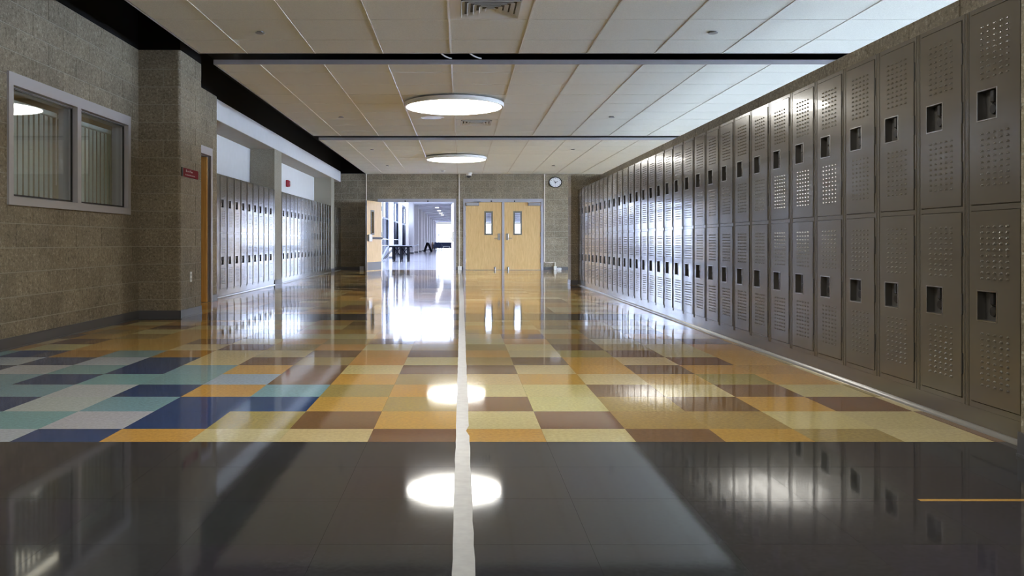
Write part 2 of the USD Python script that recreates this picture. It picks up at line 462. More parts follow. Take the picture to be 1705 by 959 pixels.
# outer shell: wall behind the camera, window wall of the commons, deck over the ceiling
obj('wall_front', bx(-3.9, 12.7, -3.2, -3.0, 0, 3.6), 'block', label='block wall behind the viewer', cat='wall', kind='structure')
obj('ceiling', bx(-4.5, 12.7, -3.2, YE + .2, 3.55, 3.7), 'black_paint', label='black painted deck above the hung ceiling', cat='ceiling', kind='structure')
obj('wall_left', [bx(-4.4, XL - .001, -3.2, 11.95, 3.03, 3.6), bx(XL - .002, XL + .001, -3.2, 9.05, 3.03, 3.6), bx(-4.4, PX, P0, P1, 3.03, 3.6), bx(-4.4, XL + .001, P1, 11.95, 3.03, 3.6), bx(-4.4, XLL, 11.95, YE, 3.09, 3.6)],
    'black_paint', label='black painted wall band above the block and plaster', cat='wall', kind='structure')
obj('wall_back', bx(-4.4, 12.7, YE - .001, YE + .2, 3.035, 3.6), 'black_paint', label='black painted band over the end wall', cat='wall', kind='structure')
obj('floor', bx(2.9, 12.7, -3.2, 16.42, -.06, 0), 'commons_floor', label='pale floor of the commons behind the low wall', cat='floor', kind='structure')
def grid_window(name, plane, at, u0, u1, z0, z1, us, zs, label, fw=0.06, depth=0.12, m='mullion', glass='tinted_glass', low=None):
    t = thing(name, label, 'window', kind='structure')
    def slab(a, b, c, d, th, off=0):
        return on_plane([bx(a, b, c, d, -th / 2 + off, th / 2 + off)], plane, at, 1)
    obj('window_frame', slab(u0, u0 + fw, z0, z1, depth) + slab(u1 - fw, u1, z0, z1, depth) + slab(u0, u1, z0, z0 + fw, depth) + slab(u0, u1, z1 - fw, z1, depth), m, t)
    for u in us: obj('mullion', slab(u - fw / 2, u + fw / 2, z0 + fw, z1 - fw, depth), m, t)
    for z in zs: obj('transom', slab(u0 + fw, u1 - fw, z - fw / 2, z + fw / 2, depth * .9), m, t)
    eu = [u0] + list(us) + [u1]; ezs = [z0] + list(zs) + [z1]
    for i in range(len(eu) - 1):
        for j in range(len(ezs) - 1):
            obj('pane', slab(eu[i] + .03, eu[i + 1] - .03, ezs[j] + .03, ezs[j + 1] - .03, .006), low if low and j == 0 and ezs[j] < 1 and eu[i] > 44 else glass, t)
    return t
w = thing('wall_right', 'block wall of the commons below and above its windows', 'wall', kind='structure')
obj('wall_core', [bx(12.5, 12.7, -3.2, YE, 0, .12), bx(12.5, 12.7, -3.2, YE, 2.98, 3.6), bx(12.5, 12.7, -3.2, -2.5, .12, 2.98), bx(12.5, 12.7, 24.6, YE, .12, 2.98)], 'block', w)
grid_window('window_2', 'x', 12.6, -2.5, 24.6, .12, 2.98, [-2.5 + 27.1 * i / 12 for i in range(1, 12)], [2.2], 'long window wall of the commons', glass='glass')

# baseboards
bb = []
def base(plane, at, sign, u0, u1): bb.extend(on_plane([bx(u0, u1, 0, .098, 0, .008), bx(u0, u1, 0, .012, 0, .014)], plane, at, sign))
base('x', XL, 1, -3, P0 + .008); base('y', P0, -1, XL, PX + .008); base('x', PX, 1, P0 - .008, P1); base('x', XL, 1, 11.70, 11.955)
obj('baseboard_left', bb, 'rubber_base', label='grey rubber base along the block wall on the window side', cat='baseboard', kind='structure')
bb = []
base('y', 16.34, -1, XLL - .01, XLL + .01); base('x', XLL, 1, 16.33, 16.985); base('x', XLL, 1, 23.45, 24.02)
obj('baseboard_left', bb, 'rubber_base', label='grey rubber base of the pilasters between the lockers', cat='baseboard', kind='structure')
bb = []
base('y', YE, -1, -3.8, O1[0]); base('y', YE, -1, O1[1], O2[0]); base('y', YE, -1, O2[1], 12.4)
obj('baseboard_back', bb, 'rubber_base', label='grey rubber base along the end wall', cat='baseboard', kind='structure')
bb = []
base('x', 2.25, -1, 2.5, 3.245); base('x', 2.23, -1, 16.35, 16.8); base('y', 16.36, -1, 2.23, 2.37)
obj('baseboard_right', bb, 'rubber_base', label='grey rubber base of the piers of the low wall', cat='baseboard', kind='structure')

# ---------------------------------------------------------------- ceiling clouds
TC = 0.7736
XG = lambda k: -0.118 + TC * k
CX0, CX1, CX2 = -2.985, XG(11), 12.3
def cloud(y0, y1, yref, label, skip=(), fascia=True):
    c = thing('ceiling', label, 'ceiling', kind='structure')
    ys = [y0] + [yref + TC * j for j in range(-40, 60) if y0 + .05 < yref + TC * j < y1 - .05] + [y1]
    xs = [CX0] + [XG(k) for k in range(-3, 11) if XG(k) < CX1 - .05] + [CX1]
    tee = []
    for x in xs[1:-1]: tee.append(bx(x - .012, x + .012, y0, y1, ZC + .001, ZC + .02)); 
    for x in xs[1:-1]: tee.append(bx(x - .003, x + .003, y0, y1, ZC - .006, ZC + .002))
    obj('grid_tee', tee, 'tee', c)
    obj('cross_tee', [bx(CX0, CX1, q - .012, q + .012, ZC + .0135, ZC + .02) for q in ys[1:-1]], 'cross_tee', c)
    for i in range(len(xs) - 1):
        for j in range(len(ys) - 1):
            mx, my = (xs[i] + xs[i + 1]) / 2, (ys[j] + ys[j + 1]) / 2
            if any(abs(mx - a) < .3 and abs(my - b) < .3 for a, b in skip): continue
            obj('tile', rbx(xs[i] + .010, xs[i + 1] - .010, ys[j] + .009, ys[j + 1] - .009, ZC + rng.uniform(-.0008, .0008), ZC + .016, .0025), 'ceiling_tile', c)
    obj('far_board', bx(CX1, CX2, y0, y1, ZC, ZC + .021), 'ceiling_tile', c)
    obj('edge_trim', [bx(CX0 - .012, CX2, y0 - .012, y0, ZC - .003, ZC + .052), bx(CX0 - .012, CX2, y1, y1 + .012, ZC - .003, ZC + .052), bx(CX0 - .012, CX0, y0, y1, ZC - .003, ZC + .052), bx(CX2, CX2 + .012, y0, y1, ZC - .003, ZC + .052)], 'edge_trim', c)
    obj('top_board', bx(CX0, CX2, y0, y1, ZC + .021, ZC + .03), 'ceiling_tile', c)
V1 = ((XG(0) + XG(1)) / 2, 7.80 - TC / 2)
V2 = ((XG(0) + XG(1)) / 2, 10.2 + TC * 5.5)
cloud(-2.9, 9.174, 7.80, 'nearest panel of the hung white tile ceiling', [V1])
cloud(9.745, 16.26, 10.2, 'middle panel of the hung white tile ceiling', [V2])
cloud(16.93, YE - .013, 17.3, 'farthest panel of the hung white tile ceiling')

# ---------------------------------------------------------------- round ceiling lamps
def lamp(x, y, label, r=0.745):
    t = thing('ceiling_lamp', label, 'lamp', (x, y, 2.93), group=None)
    obj('lamp_ring', lathe([(r - .012, .004), (r - .004, 0), (r + .016, .002), (r + .02, .012), (r + .02, .062), (r - .002, .066), (r - .012, .062), (r - .012, .004)], 72), 'white_plastic', t, smooth=40)
    obj('lens', lathe([(0, .008), (r - .012, .008), (r - .012, .014), (0, .014)], 72), 'lamp_lens', t)
    obj('housing', lathe([(0, .02), (r - .014, .02), (r - .014, .06), (0, .064)], 72), 'white_plastic', t)
    for a in range(3):
        q = a * 2.094 + .5
        obj('hanger', cyl((math.cos(q) * .5, math.sin(q) * .5, .06), (math.cos(q) * .5, math.sin(q) * .5, .09), .012, 8), 'bright_metal', t)
lamp(-.112, 12.36, 'large round white lamp under the middle ceiling panel')
lamp(-.122, 20.18, 'large round white lamp under the farthest ceiling panel, close to the end wall')
lamp(-.112, 4.5, 'large round white lamp under the nearest ceiling panel')
lamp(-.112, -1.6, 'large round white lamp behind the viewer')

# ---------------------------------------------------------------- ceiling fittings
def diffuser(c, label):
    t = thing('air_diffuser', label, 'air vent', (c[0], c[1], ZC))
    h = TC / 2 - .014
    fr = sbox(-h, -h, h, h).difference(sbox(-.275, -.275, .275, .275))
    m = ext(fr, .012); [q.apply_translation((0, 0, -.001)) for q in m]
    obj('panel', m, 'white_plastic', t)
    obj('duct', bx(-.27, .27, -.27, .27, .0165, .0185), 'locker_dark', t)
    for i in range(5):
        a = .27 - i * .055
        b = a - .032
        # a sloping square ring: a cone on four sides
        v = [(-a, -a, -.022), (a, -a, -.022), (a, a, -.022), (-a, a, -.022), (-b, -b, .012), (b, -b, .012), (b, b, .012), (-b, b, .012)]
        v += [(x, y_, z + .003) for x, y_, z in v]
        f = []
        for k in range(4):
            l = (k + 1) % 4
            f += [(k, k + 4, l + 4), (k, l + 4, l), (k + 8, l + 12, k + 12), (k + 8, l + 8, l + 12), (k, l, l + 8), (k, l + 8, k + 8)]
        obj('vane', trimesh.Trimesh(np.array(v), f, process=False), 'white_plastic', t)
    obj('centre_plate', rbx(-.035, .035, -.035, .035, -.004, .012), 'white_plastic', t)
diffuser(V1, 'square louvred air diffuser in the nearest ceiling panel')
diffuser(V2, 'square louvred air diffuser behind the middle round lamp')
sp = thing('ceiling_speaker', 'round white speaker grille beside the middle round lamp', 'speaker', (-.5, 13.9, ZC))
obj('rim', lathe([(.185, -.008), (.205, -.006), (.21, .001), (.18, .001), (.185, -.008)], 40), 'white_plastic', sp, smooth=40)
obj('grille', lathe([(0, -.006), (.185, -.004), (.185, .0), (0, .0)], 40), 'tee', sp)
def sprinkler(x, y, label):
    t = thing('sprinkler_cover', label, 'sprinkler', (x, y, ZC))
    obj('cover_plate', lathe([(0, -.016), (.045, -.016), (.05, -.013), (.05, -.011), (0, -.011)], 24), 'grey_metal', t, smooth=30)
    obj('collar', lathe([(.0, -.011), (.036, -.011), (.036, .001), (0, .001)], 20), 'dull_metal', t, smooth=30)
for (y, pn) in ((8.25, 'nearest ceiling panel'), (13.8, 'middle ceiling panel'), (18.6, 'far ceiling panel before its lamp'), (22.5, 'far ceiling panel beyond its lamp')):
    sprinkler(-2.06, y, f'round flat sprinkler cover in the {pn}, window side')
    sprinkler(2.58, y, f'round flat sprinkler cover in the {pn}, long locker side')
t = thing('smoke_detector', 'small flat detector on the ceiling near the end wall', 'detector', (-.56, 24.0, ZC))
obj('base_plate', lathe([(0, -.02), (.07, -.02), (.085, -.008), (.085, .001), (0, .001)], 24), 'white_plastic', t, smooth=30)
obj('sensor', lathe([(0, -.04), (.035, -.036), (.045, -.019), (0, -.019)], 20), 'grey_metal', t, smooth=30)
t = thing('security_camera', 'white dome security camera hanging from the ceiling by the end wall', 'camera', (.235, 24.9, ZC))
obj('mount', lathe([(0, -.035), (.10, -.035), (.115, -.02), (.115, .001), (0, .001)], 28), 'white_plastic', t, smooth=30)
obj('housing', lathe([(0, -.09), (.085, -.09), (.085, -.035), (0, -.035)], 28), 'white_plastic', t, smooth=30)
obj('dome', lathe([(0, -.155), (.03, -.15), (.056, -.132), (.072, -.108), (.076, -.089), (0, -.089)], 28), 'black_plastic', t, smooth=True)
def cable(pts, label):
    pts = np.array(pts); s = np.linspace(0, 1, 14)
    c = np.outer((1 - s) ** 2, pts[0]) + np.outer(2 * s * (1 - s), pts[1]) + np.outer(s ** 2, pts[2])
    obj('ceiling_cable', [cyl(c[i], c[i + 1], .009, 8) for i in range(13)], 'white_plastic', smooth=40, label=label, cat='cable')
cable([(-.30, 9.20, 3.10), (-.22, 9.45, 3.04), (-.12, 9.74, 3.09)], 'white cable crossing the black gap in the ceiling, left of a second one')
cable([(.02, 9.20, 3.10), (.12, 9.45, 3.04), (.24, 9.74, 3.09)], 'white cable crossing the black gap in the ceiling, right of a first one')

# ---------------------------------------------------------------- lockers
LW, DX0, DX1 = 0.402, 0.034, 0.368
RX0, RX1, RZ0, RZ1 = 0.084, 0.216, 0.506, 0.640      # latch recess within a door (x in locker, z above the door's zero)
def build_locker(label, cat, loc, rotz, group):
    t = thing('locker', label, cat, loc, rotz, group)
    body = [bx(.001, .012, .02, .455, .10, 1.936), bx(LW - .012, LW - .001, .02, .455, .10, 1.936), bx(.001, LW - .001, .445, .455, .10, 1.936), bx(.001, LW - .001, .02, .455, 1.924, 1.936), bx(.001, LW - .001, .02, .455, .10, .112), bx(.012, LW - .012, .03, .445, 1.012, 1.024)]
    obj('body', body, 'locker_paint', t)
    zs = ((.128, 1.0045), (1.033, 1.912))
    fr = sbox(.0012, .10, LW - .0012, 1.936)
    for a, b in zs: fr = fr.difference(sbox(DX0 - .002, a - .002, DX1 + .002, b + .002))
    frm = on_plane(ext(fr, .02), 'y', 0.022, -1)
    # ridge beside each stile's seam
    frm += [rbx(.0135, .0165, -.0008, .004, .10, 1.936, .001), rbx(LW - .0165, LW - .0135, -.0008, .004, .10, 1.936, .001)]
    obj('front_frame', frm, 'locker_paint', t)
    for zi, (a, b) in enumerate(zs):
        off = a + (.0 if zi == 0 else .004)
        rx = (RX0, off + RZ0 - .128, RX1, off + RZ1 - .128)
        hole = sbox(*rx)
        slab = sbox(DX0, a, DX1, b)
        # door leaf: raised flat front with turned edges
        front = on_plane(ext(slab.buffer(-.0025, join_style=2).difference(hole), .0065), 'y', .004, -1)
        back = on_plane(ext(slab.difference(hole), .010), 'y', .013, -1)
        d = obj('door', front + back, 'locker_paint', t)
        # punched hoods
        hoods = []
        th = np.linspace(0, math.pi, 6)
        for z_top in (a + .801, a + .317):
            for r_ in range(10):
                for c_ in range(5):
                    cx, cz = .117 + .043 * c_ - .001, z_top - .0259 * r_
                    rw, rh, dp = .0115, .0095, .0068
                    v = [(cx, -.0025 - dp, cz)]
                    v += [(cx + rw * math.cos(q), -.0025, cz + rh * math.sin(q)) for q in th]
                    v += [(cx + rw * .62 * math.cos(q), -.0025 - dp * .72, cz + rh * .62 * math.sin(q)) for q in th]
                    f = []
                    for i in range(5):
                        f += [(1 + i, 7 + i, 2 + i), (2 + i, 7 + i, 8 + i), (7 + i, 0, 8 + i)]
                    hoods.append(trimesh.Trimesh(np.array(v), np.array(f), process=False))
                    hoods.append(trimesh.Trimesh(np.array(v + [(cx, -.0025, cz)]), np.array([(1, 13, 7), (7, 13, 0), (0, 13, 12), (12, 13, 6)]), process=False))
        obj('vent_hoods', hoods, 'locker_paint', d, kind='stuff')
        # latch cup
        x0, z0, x1, z1 = rx
        cup = [bx(x0, x1, .034, .036, z0, z1), bx(x0, x0 + .002, 0, .036, z0, z1), bx(x1 - .002, x1, 0, .036, z0, z1), bx(x0, x1, 0, .036, z0, z0 + .002), bx(x0, x1, 0, .036, z1 - .002, z1)]
        rim = on_plane(ext(sbox(x0 - .003, z0 - .003, x1 + .003, z1 + .003).difference(sbox(x0 + .002, z0 + .002, x1 - .002, z1 - .002)), .0035), 'y', -.0015, -1)
        obj('latch_recess', cup, 'cup_metal', d)
        obj('recess_rim', rim, 'bright_metal', d)
        cx = x0 + .085
        obj('latch', [rbx(cx - .014, cx + .014, .006, .034, z0 + .074, z1 - .004, .004)], 'black_plastic', d)
        lk = [lathe([(0, 0), (.026, 0), (.026, .012), (.021, .02), (0, .021)], 24, (0, -1, 0), (cx - .004, .033, z0 + .045))]
        lk += [cyl((cx - .018, .024, z0 + .06), (cx - .018, .024, z0 + .085), .004, 8), cyl((cx + .010, .024, z0 + .06), (cx + .010, .024, z0 + .085), .004, 8)]
        obj('lock', lk, 'black_plastic', d, smooth=30)
        for hz in (a + .16, a + .44, b - .16):
            obj('hinge', cyl((DX1 + .001, .001, hz - .05), (DX1 + .001, .001, hz + .05), .0042, 8), 'locker_dark', d)
    return t
ORD = ['first', 'second', 'third', 'fourth', 'fifth', 'sixth', 'seventh', 'eighth', 'ninth', 'tenth', 'eleventh', 'twelfth', 'thirteenth', 'fourteenth', 'fifteenth', 'sixteenth']
proto = None
def locker(loc, rotz, label, group):
    global proto
    if proto is None:
        proto = build_locker(label, 'locker', loc, rotz, group)
    else:
        dup(proto, 'locker', loc, rotz, label, 'locker', group)
NR = 32
for i in range(NR):
    e = f'{ORD[i]} from the near end' if i < 16 else f'{ORD[NR - 1 - i]} from the far end'
    locker((XR, 3.372 + LW * (i + 1), 0), -90, f'taupe two-tier locker, {e} of the long row along the low wall', 'lockers along the low wall')
for i in range(9):
    locker((XLL, 12.62 + LW * i, 0), 90, f'taupe two-tier locker, {ORD[i]} after the wooden door in the shorter row', 'lockers beyond the wooden door')
for i in range(16):
    locker((XLL, 17.005 + LW * i, 0), 90, f'taupe two-tier locker, {ORD[i]} from the near end of the row under the fire alarm', 'lockers under the fire alarm')
for i in range(2):
    locker((XLL, 24.25 + LW * i, 0), 90, f'taupe two-tier locker, {"nearer" if i == 0 else "farther"} of the pair in the end wall corner', 'pair of lockers by the end wall')
def plinth(label, x, sign, y0, y1):
    t = thing('plinth', label, 'locker base')
    a, b = x, x + sign * .45
    prof = Polygon([(0, .0995), (0, .03), (-.012, .016), (-.012, .012), (.05, .0), (.45, 0), (.45, .0995)])
    prof = Polygon([(.002, .0995), (.002, 0), (.45, 0), (.45, .0995)])
    m = ext(prof, y1 - y0)
    for q in m:
        v = q.vertices.copy(); q.vertices = np.stack([x + sign * v[:, 0], y0 + v[:, 2], v[:, 1]], 1)
        q.fix_normals()
    obj('base_panel', m, 'locker_paint', t)
    shoe = Polygon([(.002, .022), (-.006, .02), (-.014, .010), (-.016, .0), (.002, 0)])
    m = ext(shoe, y1 - y0)
    for q in m:
        v = q.vertices.copy(); q.vertices = np.stack([x + sign * v[:, 0], y0 + v[:, 2], v[:, 1]], 1)
        q.fix_normals()
    obj('shoe_strip', m, 'bright_base', t, smooth=30)
plain('bright_base', (0.22, 0.21, 0.195), 0.2)
plinth('painted base under the long row of lockers along the low wall', XR, 1, 3.25, 16.35)
plinth('painted base under the lockers beyond the wooden door', XLL, -1, 11.96, 16.33)
plinth('painted base under the row of lockers below the fire alarm', XLL, -1, 16.99, 23.445)
plinth('painted base under the pair of lockers by the end wall', XLL, -1, 24.025, YE - .01)
def filler(label, x, sign, y0, y1):
    t = thing('filler_panel', label, 'panel')
    obj('panel', [rbx(x, x + sign * .02, y0, y1, .10, 1.936, .003)], 'locker_paint', t)
    obj('top_cap', [bx(x, x + sign * .45, y0, y1, 1.926, 1.936)], 'locker_paint', t)
filler('narrow taupe filler strip between pier and locker at the near end of the long row', XR, 1, 3.245, 3.371)
filler('narrow taupe filler strip at the far end of the long row', XR, 1, 3.373 + NR * LW, 16.355)
filler('taupe filler panel between the wooden door pier and the first locker', XLL, -1, 11.96, 12.619)
filler('narrow taupe filler strip before the pilaster at the end of the shorter row', XLL, -1, 12.621 + 9 * LW, 16.335)
filler('taupe filler strip beside the pilaster before the end wall pair of lockers', XLL, -1, 24.03, 24.248)
filler('taupe filler strip in the corner of the end wall', XLL, -1, 24.252 + 2 * LW, YE - .012)

# ---------------------------------------------------------------- office window and blinds
t = thing('window_1', 'two-pane grey-framed office window with vertical blinds behind', 'window', kind='structure')
a, z0, b, z1 = WIN
MX0, MX1 = 7.58, 7.652
outer = sbox(a, z0, b, z1)
L, R = sbox(a + .065, z0 + .069, MX0, z1 - .10), sbox(MX1, z0 + .069, b - .065, z1 - .10)
obj('window_frame', on_plane(ext(outer.difference(L).difference(R), .05), 'x', XL + .018 - .05, 1), 'window_paint', t)
obj('stop', on_plane(ext(outer.buffer(-.012, join_style=2).difference(L.buffer(-.016, join_style=2)).difference(R.buffer(-.016, join_style=2)), .12), 'x', XL - .155, 1), 'window_paint', t)
for g in (L, R):
    x0, y0, x1, y1 = g.bounds
    obj('gasket', on_plane(ext(g.buffer(-.010, join_style=2).difference(g.buffer(-.022, join_style=2)), .014), 'x', XL - .040, 1), 'black_plastic', t)
    obj('pane', on_plane([bx(x0 + .008, x1 - .008, y0 + .008, y1 - .008, 0, .006)], 'x', XL - .055, 1), 'glass', t)
def blinds(y0, y1, label):
    t = thing('vertical_blind', label, 'blind', (-3.85, 0, 0))
    obj('head_rail', rbx(-.025, .025, y0, y1, 2.04, 2.085, .005), 'blind', t)
    y = y0 + .045
    while y < y1 - .03:
        s = rbx(-.0012, .0012, -.0415, .0415, 1.20, 2.035, .0005)
        s.apply_transform(trimesh.transformations.rotation_matrix(math.radians(9 + rng.uniform(-3, 3)), (0, 0, 1)))
        s.apply_translation((rng.uniform(-.002, .002), y, 0))
        obj('slat', s, 'blind', t)
        y += .0885
    obj('wand', cyl((.03, y1 - .03, 1.4), (.03, y1 - .03, 2.04), .005, 8), 'white_plastic', t)
blinds(6.36, 7.62, 'pale vertical blind behind the nearer window pane')
blinds(7.70, 8.86, 'pale vertical blind behind the farther window pane')
# the office behind
o = thing('office_room', 'office room behind the block wall', 'room', kind='structure')
obj('floor_slab', bx(-7.2, XL - .15, 3.6, 11.95, -.06, -.001), 'room_floor', o)
obj('room_walls', [bx(-7.3, -7.2, 3.6, 11.95, 0, 3.03), bx(-7.3, XL - .2, 3.5, 3.6, 0, 3.03), bx(-7.3, XL - .2, 11.93, 12.03, 0, 3.03), bx(-7.3, XL - .2, 3.5, 12.0, 3.0, 3.03)], 'room_wall', o)
t = thing('office_lamp', 'flat ceiling lamp inside the office', 'lamp', (-5.4, 9.2, 2.92))
obj('lamp_frame', ext(sbox(-.62, -.62, .62, .62).difference(sbox(-.59, -.59, .59, .59)), .05), 'white_plastic', t)
obj('lens', bx(-.588, .588, -.588, .588, .01, .03), 'room_lens', t)

# wooden door standing open into the office
t = thing('door_1', 'wooden door standing open in a grey frame beside the pilaster', 'door', kind='structure')
fo = sbox(DOOR[0] - .07, 0, DOOR[2] + .07, DOOR[3] + .11).difference(sbox(DOOR[0], -1, DOOR[2], DOOR[3]))
obj('door_frame', on_plane(ext(fo, .03), 'x', XL - .01, 1), 'frame_paint', t)
obj('jamb', [bx(XL - .19, XL, DOOR[2], DOOR[2] + .02, 0, DOOR[3]), bx(XL - .19, XL, DOOR[0] - .02, DOOR[0], 0, DOOR[3]), bx(XL - .19, XL, DOOR[0], DOOR[2], DOOR[3], DOOR[3] + .02),
             bx(XL - .12, XL - .05, DOOR[2] - .014, DOOR[2], 0, DOOR[3]), bx(XL - .12, XL - .05, DOOR[0], DOOR[2], DOOR[3] - .014, DOOR[3])], 'frame_paint', t)
lf = obj('leaf', rbx(-4.79, -3.655, 11.55, 11.595, .008, 2.09, .003), 'oak', t)
for z in (.25, 1.05, 1.85):
    obj('hinge', cyl((-3.655, 11.604, z - .055), (-3.655, 11.604, z + .055), .009, 10), 'dull_metal', lf)
obj('lever', [cyl((-4.72, 11.555, .96), (-4.72, 11.49, .96), .011, 10), bar((-4.72, 11.495, .96), (-4.60, 11.495, .96), .018)], 'dull_metal', lf)
obj('threshold', bx(XL - .19, XL, DOOR[0], DOOR[2], -.003, .001), 'room_floor', t)

# sign beside the door
t = thing('room_sign', 'small dark red room sign with faint white lettering on the pilaster', 'sign', (PX, 9.085, 1.615))
obj('plate', rbx(0, .008, .03, .56, 0, .098, .002), 'sign_red', t)
obj('holder', rbx(-.001, .012, 0, .03, -.002, .10, .002), 'black_plastic', t)
def marks(y0, z, h, words):
    out, y = [], y0
    for wd in words:
        for i in range(wd):
            hh = h * (1.0 if i == 0 else rng.choice((.55, .6, .65, .9)))
            out.append(bx(.0078, .0086, y, y + h * .16, z, z + hh)); out.append(bx(.0078, .0086, y, y + h * .5, z + hh * rng.choice((0, .45, .85)), z + hh * rng.choice((.15, .6, 1))))
            y += h * .72
        y += h * .6
    return out

plain('lettering', (0.75, 0.62, 0.62), 0.5)
obj('lettering', marks(.13, .056, .028, (7, 4)) + marks(.11, .018, .016, (6, 7, 8, 6)), 'lettering', t)
t = thing('wall_outlet', 'small pale electrical outlet low on the pilaster side', 'outlet', (PX, 9.40, .40))
obj('cover_plate', rbx(0, .006, -.036, .036, 0, .12, .003), 'white_plastic', t)
for z in (.036, .084): obj('socket', [bx(.0055, .0075, -.014, -.009, z - .012, z + .012), bx(.0055, .0075, .009, .014, z - .012, z + .012)], 'black_plastic', t)
# fire alarm
t = thing('fire_alarm', 'red fire alarm horn on the white wall above the lockers', 'fire alarm', (-4.29, 19.75, 2.23))
obj('back_box', rbx(0, .06, -.075, .075, 0, .16, .006), 'alarm_red', t)
obj('horn', [rbx(.06, .085, -.06, .06, .01, .15, .008)], 'alarm_red', t)
obj('strobe', rbx(.085, .105, -.03, .03, .055, .12, .012), 'white_plastic', t)

# ---------------------------------------------------------------- doors of the end wall
def end_frame(t, o, mull=True):
    inner = sbox(o[0] + .075, -1, o[1] - .075, ZH - .10)
    f = sbox(o[0], 0, o[1], ZH).difference(inner)
    obj('door_frame', on_plane(ext(f, .24), 'y', YE + .215, -1), 'frame_paint', t)
    for q in (.35, .64): obj('screw', cyl((o[0] + (o[1] - o[0]) * q, YE - .027, ZH - .075), (o[0] + (o[1] - o[0]) * q, YE - .024, ZH - .075), .022, 12), 'black_plastic', t)
def leaf_mesh(w, h, t, win):
    """leaf in local (x across, y thickness, z up), a glazed slot cut out"""
    g = sbox(0, .002, w, h).difference(sbox(*win))
    return on_plane(ext(g, t), 'y', t, -1)
LWD, LH = 1.14, ZH - .108
def door_leaf(t, x0, flip, prox):
    """closed leaf on the corridor side; flip puts the latch on the low-x side"""
    wx = (.62, 1.29, .83, 1.98) if not flip else (LWD - .83, 1.29, LWD - .62, 1.98)
    wx = (wx[0], wx[1] - .16, wx[2], wx[3] - .16)
    ms = leaf_mesh(LWD, LH, .05, wx)
    for m in ms: m.apply_translation((x0, YE + .0, 0))
    d = obj('leaf', ms, 'maple', t)
    X0, X1 = x0 + wx[0], x0 + wx[2]
    fr = sbox(X0 - .03, wx[1] - .03, X1 + .03, wx[3] + .03).difference(sbox(X0 + .02, wx[1] + .02, X1 - .02, wx[3] - .02))
    obj('lite_frame', on_plane(ext(fr, .012), 'y', YE + .004, -1), 'lite_frame', d)
    obj('lite_pane', bx(X0 + .0, X1 - .0, YE + .02, YE + .028, wx[1], wx[3]), 'glass', d)
    lx = x0 + LWD - .09 if not flip else x0 + .09
    s = -1 if not flip else 1
    obj('lock_trim', rbx(lx - .042, lx + .042, YE - .022, YE + .002, .94, 1.15, .006), 'bright_metal', d)
    obj('lock_cylinder', cyl((lx, YE - .03, 1.10), (lx, YE - .02, 1.10), .02, 14), 'dull_metal', d)
    obj('lever', [cyl((lx, YE - .022, 1.0), (lx, YE - .06, 1.0), .013, 10), bar((lx, YE - .058, 1.0), (lx + s * .15, YE - .058, 1.0), .022)], 'bright_metal', d)
    cx0, cx1 = (x0 + .015, x0 + .43) if not flip else (x0 + LWD - .40, x0 + LWD - .015)
    obj('closer', [rbx(cx0, cx1, YE - .075, YE + .002, LH - .11, LH - .012, .01)], 'grey_metal', d)
    ax = cx1 - .06 if not flip else cx0 + .06
    obj('closer_arm', [bar((ax, YE - .04, LH - .006), (ax + (.12 if not flip else -.12), YE - .10, LH + .01), .016), bar((ax + (.12 if not flip else -.12), YE - .10, LH + .01), (ax - (.1 if not flip else -.1), YE - .03, LH + .04), .016)], 'grey_metal', d)
    hx = x0 - .004 if not flip else x0 + LWD + .004
    for z in (.30, 1.12, 1.93): obj('hinge', cyl((hx, YE - .014, z - .07), (hx, YE - .014, z + .07), .016, 10), 'dull_metal', d)
    px = x0 + LWD - .22 if not flip else x0 + .12
    obj('door_holder', [rbx(px - .035, px + .035, YE - .02, YE + .002, .03, .10, .005), cyl((px, YE - .035, .004), (px, YE - .035, .085), .014, 10), cyl((px, YE - .035, .002), (px, YE - .035, .02), .022, 12)], 'dull_metal', d)
plain('lite_frame', (0.16, 0.155, 0.13), 0.5)
t = thing('door_2', 'closed pair of maple doors with narrow windows in a grey frame', 'door', kind='structure')
end_frame(t, O2)
obj('mullion', [rbx(ex(835.8), ex(839.5), YE - .03, YE + .05, 0, ZH - .1, .004), bx(ex(834.6), ex(840.8), YE + .052, YE + .10, 0, ZH - .1), bx(O2[0] + .07, O2[0] + .095, YE + .052, YE + .10, 0, ZH - .1), bx(O2[1] - .095, O2[1] - .07, YE + .052, YE + .10, 0, ZH - .1), bx(O2[0] + .07, O2[1] - .07, YE + .052, YE + .10, ZH - .125, ZH - .1)], 'frame_paint', t)
obj('threshold', bx(O2[0] + .07, O2[1] - .07, YE - .01, YE + .12, -.002, .012), 'dull_metal', t)
door_leaf(t, ex(775.1), False, 0)
door_leaf(t, ex(839.8), True, 0)
t = thing('door_3', 'maple door standing open against the end wall with a push bar', 'door', kind='structure')
end_frame(t, O1)
obj('strike', [rbx(O1[1] - .115, O1[1] - .072, YE - .03, YE + .02, .90, 1.20, .008)], 'bright_metal', t)
